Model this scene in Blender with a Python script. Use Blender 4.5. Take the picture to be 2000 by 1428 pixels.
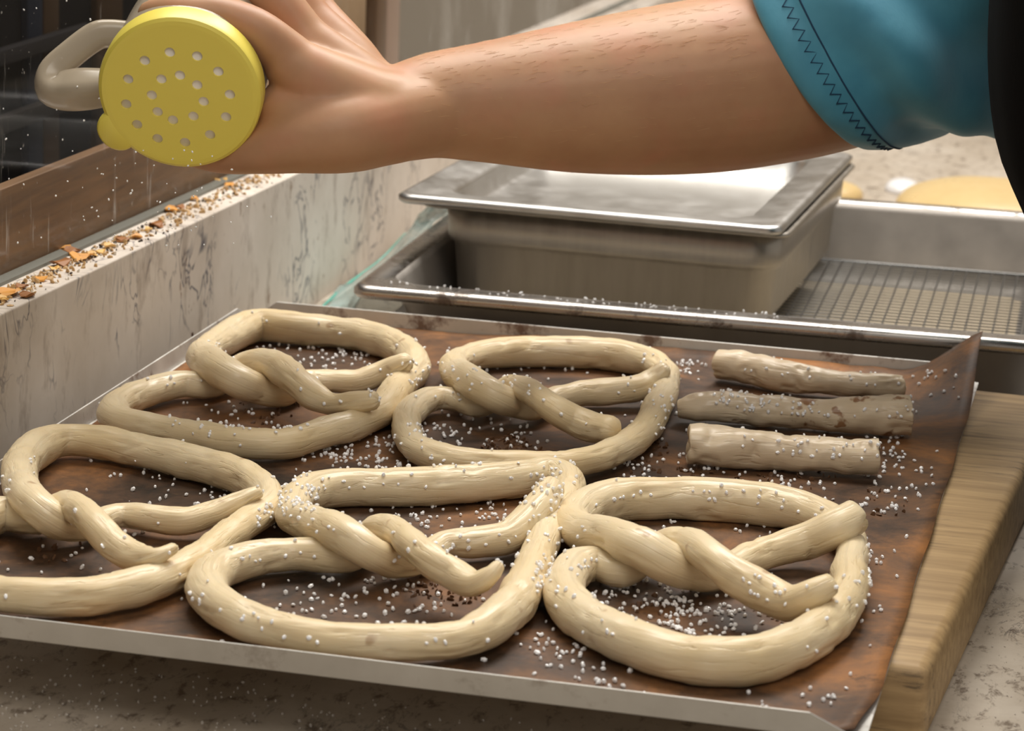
import bpy, bmesh, math, random
from mathutils import Vector, Matrix, noise, Euler
random.seed(7)
for o in list(bpy.data.objects): bpy.data.objects.remove(o)
scn = bpy.context.scene
COL = scn.collection
S = 0.01                                   # everything below is measured in centimetres

# ------------------------------------------------------------------ camera
FPX, CAM = 5433.94, Vector((55.783, -106.123, 40.502))
YAW, PITCH, ROLL = 0.225402, 0.246102, 0.038992
_f0 = Vector((-math.sin(YAW), math.cos(YAW), 0)); _r0 = Vector((math.cos(YAW), math.sin(YAW), 0))
FWD = _f0*math.cos(PITCH) + Vector((0, 0, -math.sin(PITCH)))
_u0 = _f0*math.sin(PITCH) + Vector((0, 0, math.cos(PITCH)))
RGT = _r0*math.cos(ROLL) + _u0*math.sin(ROLL)
UP = -_r0*math.sin(ROLL) + _u0*math.cos(ROLL)
cd = bpy.data.cameras.new('camera'); cam = bpy.data.objects.new('camera', cd); COL.objects.link(cam)
cam.matrix_world = Matrix(((RGT.x, UP.x, -FWD.x, CAM.x*S), (RGT.y, UP.y, -FWD.y, CAM.y*S),
                           (RGT.z, UP.z, -FWD.z, CAM.z*S), (0, 0, 0, 1)))
cd.sensor_fit = 'HORIZONTAL'; cd.sensor_width = 36; cd.lens = 36*FPX/2000
cd.clip_start = 0.02; cd.clip_end = 50
cd.dof.use_dof = True; cd.dof.focus_distance = 1.42; cd.dof.aperture_fstop = 18
scn.camera = cam

# ------------------------------------------------------------------ world, lamps, exposure
w = bpy.data.worlds.new('room_light'); scn.world = w; w.use_nodes = True
w.node_tree.nodes['Background'].inputs[0].default_value = (1.0, 0.93, 0.84, 1)
w.node_tree.nodes['Background'].inputs[1].default_value = 0.34
def area(name, loc, to, size, power, col=(1, .95, .88), sy=None):
    l = bpy.data.lights.new(name, 'AREA'); l.energy = power; l.size = size*S; l.color = col
    if sy: l.shape = 'RECTANGLE'; l.size_y = sy*S
    o = bpy.data.objects.new(name, l); COL.objects.link(o)
    o.location = Vector(loc)*S
    o.rotation_euler = (Vector(to)-Vector(loc)).to_track_quat('-Z', 'Y').to_euler()
    return o
area('ceiling_lamp_over_counter', (6, 98, 170), (24, 44, 0), 120, 30, (1, .95, .87), 80)
area('ceiling_lamp_behind', (60, 190, 170), (42, 150, 0), 60, 19, (1, .95, .9))
area('ceiling_lamp_in_shop', (90, -120, 190), (30, 20, 0), 90, 11, (1, .93, .84))
vs = scn.view_settings
vs.view_transform = 'Standard'; vs.look = 'None'; vs.gamma = 1; vs.exposure = 0.2; vs.use_curve_mapping = False

# ------------------------------------------------------------------ helpers
def ray(px, py): return RGT*((px-1000)/FPX) - UP*((py-714)/FPX) + FWD
def atz(px, py, z): d = ray(px, py); return CAM + d*((z-CAM.z)/d.z)
def atx(px, py, x): d = ray(px, py); return CAM + d*((x-CAM.x)/d.x)
def atd(px, py, k): return CAM + ray(px, py)*k
WL = {}                                    # world location (cm) of things
def prop(o, label=None, cat=None, group=None, kind=None):
    for k, v in (('label', label), ('category', cat), ('group', group), ('kind', kind)):
        if v: o[k] = v
    return o
def empty(name, loc, label, cat, group=None):
    o = bpy.data.objects.new(name, None); COL.objects.link(o); o.location = Vector(loc)*S
    o.empty_display_size = .02
    WL[o.name] = Vector(loc); prop(o, label, cat, group); return o
def mk(name, verts, faces, mat, parent=None, smooth=True, uv=None, bevel=0, origin=None, mods=None):
    vs_ = [Vector(v) for v in verts]
    if origin is None:
        lo = [min(v[i] for v in vs_) for i in range(3)]; hi = [max(v[i] for v in vs_) for i in range(3)]
        origin = Vector(((lo[0]+hi[0])/2, (lo[1]+hi[1])/2, lo[2]))
    me = bpy.data.meshes.new(name); me.from_pydata([(v-origin)*S for v in vs_], [], faces)
    if uv:
        l = me.uv_layers.new(name='UVMap')
        for lp in me.loops: l.data[lp.index].uv = uv[lp.vertex_index]
    for p in me.polygons: p.use_smooth = smooth
    me.materials.append(mat)
    o = bpy.data.objects.new(name, me); COL.objects.link(o)
    if parent: o.parent = parent; o.location = (origin-WL[parent.name])*S
    else: o.location = origin*S
    WL[o.name] = Vector(origin)
    if bevel:
        b = o.modifiers.new('bevel', 'BEVEL'); b.width = bevel*S; b.segments = 3; b.limit_method = 'ANGLE'
        b.harden_normals = False
    return o
def inst(src, loc, parent=None, rot=None, scale=None):
    o = bpy.data.objects.new(src.name.split('.')[0], src.data); COL.objects.link(o)
    if parent: o.parent = parent; o.location = (Vector(loc)-WL[parent.name])*S
    else: o.location = Vector(loc)*S
    if rot: o.rotation_euler = rot
    if scale: o.scale = scale
    WL[o.name] = Vector(loc); return o
BOXF = [(0,3,2,1),(4,5,6,7),(0,1,5,4),(1,2,6,5),(2,3,7,6),(3,0,4,7)]
def boxv(x0, x1, y0, y1, z0, z1):
    return [(x0,y0,z0),(x1,y0,z0),(x1,y1,z0),(x0,y1,z0),(x0,y0,z1),(x1,y0,z1),(x1,y1,z1),(x0,y1,z1)]
def box(name, x0, x1, y0, y1, z0, z1, mat, parent=None, bevel=0, tr=None):
    v = [Vector(q) for q in boxv(x0, x1, y0, y1, z0, z1)]
    if tr: v = [tr(q) for q in v]
    return mk(name, v, BOXF, mat, parent, smooth=bool(bevel), bevel=bevel)
def rotz(c, a):
    ca, sa = math.cos(a), math.sin(a)
    return lambda q: Vector((c[0]+(q[0]-c[0])*ca-(q[1]-c[1])*sa, c[1]+(q[0]-c[0])*sa+(q[1]-c[1])*ca, q[2]))
def catmull(P, n):
    """P: list of tuples (any dim); returns n samples evenly spread in arc length"""
    d = len(P[0]); Q = [tuple(2*P[0][i]-P[1][i] for i in range(d))] + list(P) + [tuple(2*P[-1][i]-P[-2][i] for i in range(d))]
    out = []
    for k in range(1, len(Q)-2):
        p0, p1, p2, p3 = Q[k-1], Q[k], Q[k+1], Q[k+2]
        for j in range(24):
            t = j/24
            out.append([.5*((2*p1[i])+(-p0[i]+p2[i])*t+(2*p0[i]-5*p1[i]+4*p2[i]-p3[i])*t*t+(-p0[i]+3*p1[i]-3*p2[i]+p3[i])*t**3) for i in range(d)])
    out.append(list(P[-1]))
    L = [0]
    for a, b in zip(out, out[1:]): L.append(L[-1]+math.dist(a[:3], b[:3]))
    res = []; j = 0
    for k in range(n):
        s = L[-1]*k/(n-1)
        while j < len(L)-2 and L[j+1] < s: j += 1
        t = (s-L[j])/max(1e-9, L[j+1]-L[j])
        res.append([out[j][i]*(1-t)+out[j+1][i]*t for i in range(d)])
    return res, L[-1]
def sweep(samples, seg=20, cap='round', prof=None, up=Vector((0, 0, 1))):
    """samples: [x,y,z,r]; parallel-transported tube. Returns verts, faces, uvs, centre list"""
    P = [Vector(s[:3]) for s in samples]; R = [s[3] for s in samples]; n = len(P)
    T = [(P[min(i+1, n-1)]-P[max(i-1, 0)]).normalized() for i in range(n)]
    N = up - T[0]*up.dot(T[0]); N.normalize()
    rings = []                                  # (centre, N, B, radius, u)
    Ls = 0
    for i in range(n):
        if i:
            N = N - T[i]*N.dot(T[i]); N.normalize(); Ls += (P[i]-P[i-1]).length
        B = T[i].cross(N)
        rings.append((P[i], N.copy(), B, R[i], Ls))
    if cap == 'round':
        a = rings[0]; b = rings[-1]; pre = []; post = []
        for k in (1, 2, 3):
            an = k*math.pi/2/3.6
            pre.insert(0, (a[0]-T[0]*a[3]*.75*math.sin(an), a[1], a[2], a[3]*math.cos(an), a[4]))
            post.append((b[0]+T[-1]*b[3]*.75*math.sin(an), b[1], b[2], b[3]*math.cos(an), b[4]))
        rings = pre+rings+post
    elif cap == 'cut':
        a = rings[0]; b = rings[-1]
        pre = [(a[0]+T[0]*a[3]*.10, a[1], a[2], a[3]*.45, a[4]), (a[0]-T[0]*a[3]*.06, a[1], a[2], a[3]*.80, a[4]), (a[0]-T[0]*a[3]*.03, a[1], a[2], a[3]*.93, a[4])]
        post = [(b[0]+T[-1]*b[3]*.03, b[1], b[2], b[3]*.93, b[4]), (b[0]+T[-1]*b[3]*.06, b[1], b[2], b[3]*.80, b[4]), (b[0]-T[-1]*b[3]*.12, b[1], b[2], b[3]*.45, b[4])]
        rings = pre+rings+post
    V, F, U = [], [], []
    for (c, nn, bb, rr, u) in rings:
        for j in range(seg):
            th = 2*math.pi*j/seg; k = prof(th) if prof else 1
            V.append(c + (nn*math.cos(th)+bb*math.sin(th))*rr*k); U.append((u/10, j/seg))
    m = len(rings)
    for i in range(m-1):
        for j in range(seg):
            a, b = i*seg+j, i*seg+(j+1) % seg
            F.append((a, a+seg, b+seg, b)[::-1])
    V.append(rings[0][0]); U.append((0, .5)); V.append(rings[-1][0]); U.append((rings[-1][4]/10, .5))
    for j in range(seg):
        F.append((len(V)-2, j, (j+1) % seg)[::-1]); F.append((len(V)-1, (m-1)*seg+(j+1) % seg, (m-1)*seg+j)[::-1])
    return V, F, U
# icosahedron for grains
_t = (1+5**.5)/2
ICOV = [Vector(v).normalized() for v in ((-1,_t,0),(1,_t,0),(-1,-_t,0),(1,-_t,0),(0,-1,_t),(0,1,_t),(0,-1,-_t),(0,1,-_t),(_t,0,-1),(_t,0,1),(-_t,0,-1),(-_t,0,1))]
ICOF = [(0,11,5),(0,5,1),(0,1,7),(0,7,10),(0,10,11),(1,5,9),(5,11,4),(11,10,2),(10,7,6),(7,1,8),(3,9,4),(3,4,2),(3,2,6),(3,6,8),(3,8,9),(4,9,5),(2,4,11),(6,2,10),(8,6,7),(9,8,1)]
def grains(name, pts, mat, parent=None, squash=(1, 1, .8)):
    """pts: [(pos, radius)] -> one 'stuff' mesh of little irregular grains"""
    V, F = [], []
    for pos, r in pts:
        E = Euler([random.uniform(0, 6.28) for _ in range(3)]).to_matrix()
        sc = Vector((1.22*r*random.uniform(.8, 1.25)*squash[0], 1.22*r*random.uniform(.7, 1.0)*squash[1], 1.22*r*random.uniform(.7, 1)*squash[2]))
        b = len(V)
        for v in ICOV: V.append(Vector(pos) + E @ Vector((v.x*sc.x, v.y*sc.y, v.z*sc.z)))
        F += [tuple(i+b for i in f) for f in ICOF]
    o = mk(name, V, F, mat, parent, smooth=False); o['kind'] = 'stuff'; return o

# ------------------------------------------------------------------ materials
class G:
    def __init__(s, name):
        s.m = bpy.data.materials.new(name); s.m.use_nodes = True; s.t = s.m.node_tree
        s.b = s.t.nodes['Principled BSDF']; s.out = s.t.nodes['Material Output']
        s._tc = None
    def n(s, typ, **kw):
        x = s.t.nodes.new(typ)
        for k, v in kw.items():
            if k.startswith('i_'):
                key = k[2:]; key = int(key) if key.isdigit() else key.replace('_', ' ')
                x.inputs[key].default_value = v
            else: setattr(x, k, v)
        return x
    def l(s, a, b): s.t.links.new(a, b)
    def co(s, scale=(1, 1, 1), kind='Object', loc=(0, 0, 0), rot=(0, 0, 0)):
        if not s._tc: s._tc = s.n('ShaderNodeTexCoord')
        m = s.n('ShaderNodeMapping'); m.inputs['Scale'].default_value = scale; m.inputs['Location'].default_value = loc
        m.inputs['Rotation'].default_value = rot
        s.l(s._tc.outputs[kind], m.inputs[0]); return m.outputs[0]
    def noise(s, vec, scale, detail=4, rough=.55, dist=0):
        x = s.n('ShaderNodeTexNoise'); x.inputs['Scale'].default_value = scale; x.inputs['Detail'].default_value = detail
        x.inputs['Roughness'].default_value = rough; x.inputs['Distortion'].default_value = dist
        s.l(vec, x.inputs['Vector']); return x.outputs[0]
    def ramp(s, fac, stops, interp='LINEAR'):
        x = s.n('ShaderNodeValToRGB'); x.color_ramp.interpolation = interp
        e = x.color_ramp.elements
        while len(e) < len(stops): e.new(.5)
        for q, (p, c) in zip(e, stops):
            q.position = p; q.color = (c, c, c, 1) if isinstance(c, (int, float)) else (*c, 1)
        s.l(fac, x.inputs[0]); return x.outputs[0]
    def mix(s, fac, a, b):
        x = s.n('ShaderNodeMix', data_type='RGBA')
        for i, v in ((0, fac), (6, a), (7, b)):
            if isinstance(v, (int, float)): x.inputs[i].default_value = v
            elif isinstance(v, tuple): x.inputs[i].default_value = (*v, 1)
            else: s.l(v, x.inputs[i])
        return x.outputs[2]
    def math(s, op, a, b):
        x = s.n('ShaderNodeMath', operation=op)
        for i, v in ((0, a), (1, b)):
            if isinstance(v, (int, float)): x.inputs[i].default_value = v
            else: s.l(v, x.inputs[i])
        return x.outputs[0]
    def bump(s, h, strength=.3, dist=.1):
        x = s.n('ShaderNodeBump'); x.inputs['Strength'].default_value = strength; x.inputs['Distance'].default_value = dist*S
        s.l(h, x.inputs['Height']); s.l(x.outputs[0], s.b.inputs['Normal'])
    def set(s, **kw):
        for k, v in kw.items():
            i = s.b.inputs[k.replace('_', ' ')]
            if isinstance(v, (int, float)): i.default_value = v
            elif isinstance(v, tuple): i.default_value = (*v, 1) if len(v) == 3 and i.type == 'RGBA' else v
            else: s.l(v, i)
        return s
def sc(r, g, b):                             # sRGB 0-255 -> linear
    return tuple(((c/255+.055)/1.055)**2.4 if c > 10 else c/255/12.92 for c in (r, g, b))

def m_dough(name, base, warm):
    g = G(name); uv = g.co((1, 1, 1), 'UV'); ob = g.co()
    wr = g.noise(g.co((1.6, 7, 1), 'UV'), 3.2, 3, .5, .6)
    pt = g.noise(ob, 22, 3); fine = g.noise(ob, 260, 3, .6)
    c = g.mix(g.ramp(pt, [(.35, 0), (.7, 1)]), base, warm)
    spot = g.ramp(g.noise(g.co(loc=(3, 1, 7)), 60, 2, .4), [(.74, 0), (.78, 1)])
    c = g.mix(g.math('MULTIPLY', spot, .55), c, sc(150, 105, 60))
    g.set(Base_Color=c, Roughness=g.ramp(pt, [(.3, .26), (.7, .46)]), Subsurface_Weight=.22, Subsurface_Scale=.006)
    g.b.inputs['Subsurface Radius'].default_value = (1, .7, .4); g.b.inputs['Specular IOR Level'].default_value = .5
    crease = g.ramp(wr, [(.33, 0), (.39, 1)])
    h = g.math('ADD', g.math('MULTIPLY', crease, .6), g.math('ADD', g.math('MULTIPLY', wr, .7), g.math('MULTIPLY', fine, .10)))
    g.bump(h, .40, .13); return g.m
DOUGH = m_dough('raw_dough', sc(229, 212, 178), sc(219, 197, 155))
DOUGH3 = m_dough('resting_dough', sc(212, 186, 134), sc(200, 172, 120))
DOUGH2 = m_dough('raw_stick_dough', sc(218, 200, 172), sc(206, 186, 156))
def m_stained():
    m = m_dough('brown_stained_dough', sc(218, 200, 172), sc(206, 186, 156)); t = m.node_tree; b = t.nodes['Principled BSDF']
    src = b.inputs['Base Color'].links[0].from_socket; g = G.__new__(G); g.m, g.t, g.b, g._tc = m, t, b, None
    st = g.ramp(g.noise(g.co((1, 1, 1), loc=(2, 2, 2)), 95, 3, .5), [(.58, 0), (.63, 1)])
    sx = g.n('ShaderNodeSeparateXYZ'); g.l(g.co((1, 1, 1), 'UV'), sx.inputs[0])
    gate = g.ramp(sx.outputs[0], [(.55, 0), (.72, 1)])
    c = g.mix(g.math('MULTIPLY', g.math('MULTIPLY', st, gate), .85), src, sc(134, 84, 34)); g.l(c, b.inputs['Base Color']); return m
def m_plain(name, col, rough=.5, metal=0, spec=.5, **kw):
    g = G(name); g.set(Base_Color=col, Roughness=rough, Metallic=metal, **kw); g.b.inputs['Specular IOR Level'].default_value = spec; return g.m
SALT = m_plain('coarse_salt', (.97, .97, .98), .25)
YELLOW = m_plain('yellow_plastic', sc(238, 220, 98), .36)
def m_marble():
    g = G('marble_upstand'); ob = g.co((1, 1, 1)); vs_ = g.co((1, 1.0, .62))
    cloud = g.noise(ob, 9, 5, .6)
    c = g.mix(g.ramp(cloud, [(.3, 0), (.7, 1)]), sc(198, 186, 172), sc(228, 219, 209))
    v1 = g.noise(vs_, 21, 3.5, .55, 1.6)
    vein = g.ramp(v1, [(.474, 0), (.5, 1), (.526, 0)])
    gate = g.ramp(g.noise(g.co((1, 1, .7), loc=(2, 3, 1)), 15, 4), [(.50, 0), (.60, 1)])
    c = g.mix(g.math('MULTIPLY', g.math('MULTIPLY', vein, gate), .9), c, sc(52, 54, 76))
    blot = g.ramp(g.noise(g.co((1, 1.3, .55), loc=(5, 5, 5)), 26, 5, .7), [(.54, 0), (.66, 1)])
    c = g.mix(g.math('MULTIPLY', blot, .5), c, sc(146, 130, 116))
    br = g.ramp(g.noise(g.co((1, 1.2, .7), loc=(1, 8, 2)), 75, 4, .7), [(.60, 0), (.68, 1)])
    br = g.math('MULTIPLY', br, g.ramp(g.noise(g.co(loc=(7, 7, 7)), 11, 2), [(.5, 0), (.62, 1)]))
    c = g.mix(g.math('MULTIPLY', br, .8), c, sc(120, 84, 50))
    g.set(Base_Color=c, Roughness=.55); return g.m
MARBLE = m_marble()
def m_granite():
    g = G('granite_counter'); ob = g.co((1, 1, 1)); st = g.co((1.0, .55, 1), rot=(0, 0, .5))
    c = g.mix(g.ramp(g.noise(ob, 10, 6, .65), [(.3, 0), (.7, 1)]), sc(164, 150, 132), sc(206, 196, 182))
    d = g.ramp(g.noise(st, 100, 7, .75, .3), [(.53, 0), (.63, 1)])
    c = g.mix(g.math('MULTIPLY', d, .72), c, sc(84, 66, 50))
    v = g.math('MULTIPLY', g.ramp(g.noise(st, 22, 8, .75, 1.0), [(.485, 0), (.5, 1), (.515, 0)]), g.ramp(g.noise(g.co(loc=(4, 4, 4)), 12, 2), [(.5, 0), (.6, 1)]))
    c = g.mix(g.math('MULTIPLY', v, .75), c, sc(52, 48, 50))
    g.set(Base_Color=c, Roughness=.35); return g.m
GRANITE = m_granite()
def m_wood(name, a, b, dirt, sc_=(1, 14, 14), rough=.55, amount=.6, scale=9):
    g = G(name); v = g.co(sc_)
    n1 = g.noise(v, scale, 5, .6, .4)
    c = g.mix(g.ramp(n1, [(.32, 0), (.68, 1)]), a, b)
    dn = g.ramp(g.noise(g.co((sc_[0]*.9, sc_[1]*.9, sc_[2]*.9), loc=(4, 2, 0)), scale*1.4, 6, .75), [(.52, 0), (.66, 1)])
    dg = g.ramp(g.noise(g.co(loc=(9, 1, 3)), 9, 3), [(.42, 0), (.6, 1)])
    c = g.mix(g.math('MULTIPLY', g.math('MULTIPLY', dn, dg), amount), c, dirt)
    g.set(Base_Color=c, Roughness=rough); g.bump(n1, .15, .05); return g.m
BOARD = m_wood('maple_board', sc(150, 122, 84), sc(186, 156, 112), sc(58, 46, 36), (1.2, 16, 16), .55, .9)
BEAM = m_wood('brown_timber', sc(92, 66, 40), sc(122, 90, 58), sc(62, 43, 26), (14, 1, 14), .5)
BEIGEW = m_wood('pale_timber', sc(150, 122, 88), sc(168, 138, 104), sc(120, 92, 62), (14, 14, 1), .5)
POSTW = m_plain('dark_timber', sc(84, 54, 18), .5)
PINKW = m_plain('pale_frame', sc(150, 126, 110), .5)
def m_paper():
    g = G('scorched_baking_paper'); ob = g.co()
    n1 = g.noise(g.co((1, 1, 1)), 11, 8, .72, .4)
    sep = g.n('ShaderNodeSeparateXYZ'); g.l(g.co((1, 1, 1), 'UV'), sep.inputs[0])
    ex = g.math('ABSOLUTE', g.math('SUBTRACT', sep.outputs[0], .5), 0); ey = g.math('ABSOLUTE', g.math('SUBTRACT', sep.outputs[1], .5), 0)
    edge = g.ramp(g.math('MAXIMUM', ex, ey), [(.36, 0), (.5, 1)])          # less used margin is lighter
    n2 = g.math('ADD', n1, g.math('MULTIPLY', edge, .07))
    c = g.ramp(n2, [(.38, sc(40, 29, 21)), (.49, sc(80, 56, 38)), (.58, sc(112, 77, 47)), (.72, sc(158, 106, 58))])
    fl = g.ramp(g.noise(g.co((1, 2.2, 1), loc=(3, 3, 3)), 95, 5, .7), [(.62, 0), (.72, 1)])
    gate = g.ramp(g.noise(g.co(loc=(6, 2, 3)), 12, 3), [(.48, 0), (.62, 1)])
    c = g.mix(g.math('MULTIPLY', g.math('MULTIPLY', fl, gate), .6), c, sc(168, 132, 96))
    bk = g.ramp(g.noise(g.co(loc=(2, 9, 3)), 24, 6, .75), [(.60, 0), (.70, 1)])
    c = g.mix(g.math('MULTIPLY', bk, .75), c, sc(40, 28, 22))
    g.set(Base_Color=c, Roughness=g.ramp(n1, [(.3, .48), (.7, .68)]))
    g.b.inputs['Specular IOR Level'].default_value = .35
    g.bump(g.noise(ob, 70, 7, .7), .55, .1); return g.m
PAPER = m_paper()
def m_metal(name, col, rough, stain=None, amount=.7, lo=.56, hi=.66, brush=(1, 1, 1), sscale=30, metal=1.0):
    g = G(name); n1 = g.noise(g.co(brush), 35, 4, .6)
    c = g.mix(g.ramp(n1, [(.3, 0), (.7, 1)]), tuple(x*.82 for x in col), col)
    rr = g.ramp(n1, [(.3, rough*.8), (.7, rough*1.2)]); met = metal
    if stain:
        s_ = g.ramp(g.noise(g.co(loc=(1, 4, 2)), sscale, 6, .72), [(lo, 0), (hi, 1)])
        f = g.math('MULTIPLY', s_, amount); c = g.mix(f, c, stain)
        met = g.math('MULTIPLY', g.math('SUBTRACT', 1.0, f), metal)
    g.set(Base_Color=c, Roughness=rr, Metallic=met); return g.m
ALU = m_metal('dull_aluminium', (.74, .72, .68), .45, sc(104, 68, 38), .85, .53, .62, sscale=22, metal=.6)
STEEL = m_metal('brushed_steel', (.44, .405, .355), .38, sc(170, 160, 150), .4, .6, .75, (3, 3, .3), metal=.85)
PANST = m_metal('matte_pan_steel', (.36, .33, .30), .5, sc(150, 140, 130), .3, .6, .75, metal=.35)
LIDST = m_metal('satin_lid_steel', (.62, .61, .59), .36)
DARKST = m_metal('stained_steel', (.55, .52, .49), .28, sc(70, 48, 30), .8, .55, .63, sscale=34)
ALUF = m_metal('front_rim_aluminium', (.56, .545, .51), .45, sc(118, 96, 74), .55, .56, .68, sscale=30, metal=.6)
WIRE = m_metal('rack_wire', (.16, .16, .155), .4)
def m_skin():
    g = G('skin'); ob = g.co()
    c = g.mix(g.ramp(g.noise(ob, 18, 4, .6), [(.3, 0), (.7, 1)]), sc(174, 127, 95), sc(190, 147, 111))
    pk = g.ramp(g.noise(g.co(loc=(5, 1, 1)), 30, 3, .5), [(.5, 0), (.75, 1)])
    c = g.mix(g.math('MULTIPLY', pk, .35), c, sc(205, 132, 106))
    g.set(Base_Color=c, Roughness=.48, Subsurface_Weight=.18, Subsurface_Scale=.008)
    g.b.inputs['Subsurface Radius'].default_value = (1, .4, .22)
    g.bump(g.noise(ob, 320, 4, .6), .12, .04); return g.m
SKIN = m_skin()
def m_cloth(name, a, b, rough=.8, scale=420, sheen=.3):
    g = G(name); ob = g.co((1, 1, .35))
    c = g.mix(g.ramp(g.noise(g.co(), 30, 3), [(.3, 0), (.7, 1)]), a, b)
    g.set(Base_Color=c, Roughness=rough, Sheen_Weight=sheen); g.bump(g.noise(ob, scale, 3), .25, .05); return g.m
TEAL = m_cloth('teal_shirt_cloth', sc(66, 140, 168), sc(80, 156, 182), .6)
BLACK = m_cloth('black_apron_cloth', sc(8, 8, 8), sc(12, 11, 11), .95, sheen=0)
BLACK.node_tree.nodes['Principled BSDF'].inputs['Specular IOR Level'].default_value = .08
THREAD = m_plain('dark_teal_thread', sc(28, 62, 92), .8)
def m_clear(name, col, alpha, rough=.15, edge=None):
    g = G(name); g.set(Base_Color=col, Roughness=rough, Alpha=alpha); g.b.inputs['Specular IOR Level'].default_value = .6
    return g.m
CLEAR = m_clear('cloudy_clear_plastic', sc(196, 182, 160), .66, .22)
FILM = m_clear('clear_film', sc(176, 196, 192), .5, .12)
TEALP = m_clear('teal_film_edge', sc(110, 196, 180), .75, .2)
def m_glass():
    g = G('smeared_glass')
    tr = g.n('ShaderNodeBsdfTransparent'); gl = g.n('ShaderNodeBsdfGlossy'); gl.inputs['Roughness'].default_value = .02
    df = g.n('ShaderNodeBsdfDiffuse'); df.inputs['Color'].default_value = (.7, .68, .64, 1)
    m1 = g.n('ShaderNodeMixShader'); m1.inputs[0].default_value = .02
    g.l(tr.outputs[0], m1.inputs[1]); g.l(gl.outputs[0], m1.inputs[2])
    st = g.ramp(g.noise(g.co((1, 1, .09)), 130, 3, .6), [(.64, 0), (.74, 1)])
    gate = g.ramp(g.noise(g.co((1, 1, .8), loc=(2, 5, 1)), 22, 3), [(.50, 0), (.64, 1)])
    dots = g.ramp(g.noise(g.co(loc=(3, 3, 9)), 240, 2, .4), [(.74, 0), (.78, 1)])
    f = g.math('ADD', g.math('MULTIPLY', g.math('MULTIPLY', st, gate), .60), g.math('MULTIPLY', dots, .3))
    sp = g.n('ShaderNodeSeparateXYZ'); g.l(g.co(), sp.inputs[0])
    far = g.ramp(sp.outputs[1], [(.02, 0), (.12, 1)])                      # thicker flour smears beyond the post
    big = g.math('MULTIPLY', g.ramp(g.noise(g.co((1, .45, .16), loc=(1, 2, 3)), 46, 4, .6), [(.50, 0), (.66, 1)]), far)
    f = g.math('ADD', f, g.math('MULTIPLY', big, .16))
    f = g.math('ADD', f, .002)
    m2 = g.n('ShaderNodeMixShader'); g.l(f, m2.inputs[0]); g.l(m1.outputs[0], m2.inputs[1]); g.l(df.outputs[0], m2.inputs[2])
    g.l(m2.outputs[0], g.out.inputs[0]); return g.m
GLASS = m_glass()
FLAKE = [m_plain('golden_flake', sc(214, 150, 62), .5), m_plain('brown_flake', sc(150, 96, 44), .5), m_plain('pale_flake', sc(226, 180, 104), .5)]
SEED = m_plain('dark_crumb', sc(60, 46, 34), .6)
TAN = m_plain('tan_crumb', sc(196, 160, 110), .6)

# ------------------------------------------------------------------ the setting
ZC = -5.0                                    # counter top; z = 0 is the top of the baking tray's rim
def zl(y): return 6.8-.0185*y                # top of the marble upstand
XW = -2.6
def struct(o): o['kind'] = 'structure'; return o
y0, y1 = -60, 300
prof = [(XW, ZC-.5), (XW, None), (-9.5, None), (-9.5, ZC-.5)]
V = []
for y in (y0, y1):
    for x, z in prof: V.append((x, y, zl(y) if z is None else z))
wl = mk('wall_left', V, [(0,1,5,4),(1,2,6,5),(2,3,7,6),(3,0,4,7),(0,3,2,1),(4,5,6,7)], MARBLE, smooth=False, bevel=.12)
struct(wl); wl['label'] = 'pale marble upstand with grey veins and a ledge along the counter'
ct = box('countertop', XW, 53, y0, y1, ZC-4, ZC, GRANITE, bevel=.3)
prop(ct, 'beige speckled granite countertop carrying the trays and wooden board', 'counter')
# glass pane on the ledge
XG = -6.0
V = [(XG-.3, y0, zl(y0)), (XG+.3, y0, zl(y0)), (XG+.3, y1, zl(y1)), (XG-.3, y1, zl(y1)),
     (XG-.3, y0, 60), (XG+.3, y0, 60), (XG+.3, y1, 60), (XG-.3, y1, 60)]
gp = struct(mk('window_1', V, BOXF, GLASS, smooth=False)); gp['label'] = 'salt-smeared glass pane standing on the marble ledge'
V = [(XG-.32, y0, zl(y0)-.1), (XG+.55, y0, zl(y0)-.1), (XG+.55, y1, zl(y1)-.1), (XG-.32, y1, zl(y1)-.1)]
V += [(a, b, c+.3) for a, b, c in V]
struct(mk('trim_1', V, BOXF, m_plain('grey_sealant', sc(112, 112, 104), .5), smooth=False))
# behind the glass
def beam(name, xa, xb, ya, yb, mat):
    zt = lambda y: 11.15-.009*(y-36)
    V = [(xa, ya, -4), (xb, ya, -4), (xb, yb, -4), (xa, yb, -4), (xa, ya, zt(ya)), (xb, ya, zt(ya)), (xb, yb, zt(yb)), (xa, yb, zt(yb))]
    return struct(mk(name, V, BOXF, mat, smooth=False, bevel=.08))
beam('trim_2', -7.3, -6.45, -60, 96, BEAM)
DK = m_plain('dark_panel', sc(5, 5, 7), .9, spec=.05)
struct(box('wall_behind_glass', -26, -23, -40, 122, -20, 60, DK))
def stile(pxa, pxb, z0, z1, mat, name, x=-22.5):
    ya, yb = atx(pxa, 60, x).y, atx(pxb, 60, x).y
    return struct(box(name, x-.8, x, min(ya, yb), max(ya, yb), z0, z1, mat, bevel=.1))
BROWN2 = m_plain('brown_stile', sc(48, 32, 15), .8, spec=.1); BLUE2 = m_plain('blue_strip', sc(9, 18, 32), .8, spec=.1); GREY2 = m_plain('grey_rail', sc(20, 18, 19), .8, spec=.1)
stile(86, 116, 0, 60, BROWN2, 'trim_3'); stile(190, 240, 0, 60, BROWN2, 'trim_4'); stile(54, 84, 0, 60, BLUE2, 'trim_5')
za = atx(0, 118, -21.5).z
struct(box('trim_6', -22.4, -21.6, -40, 88, za-.5, za+.6, GREY2, bevel=.1))
za = atx(0, 250, -21.5).z
struct(box('trim_7', -22.4, -21.6, -40, 120, za-.6, za+.6, m_plain('dark_brown_rail', sc(22, 17, 13), .8, spec=.1), bevel=.1))
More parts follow.
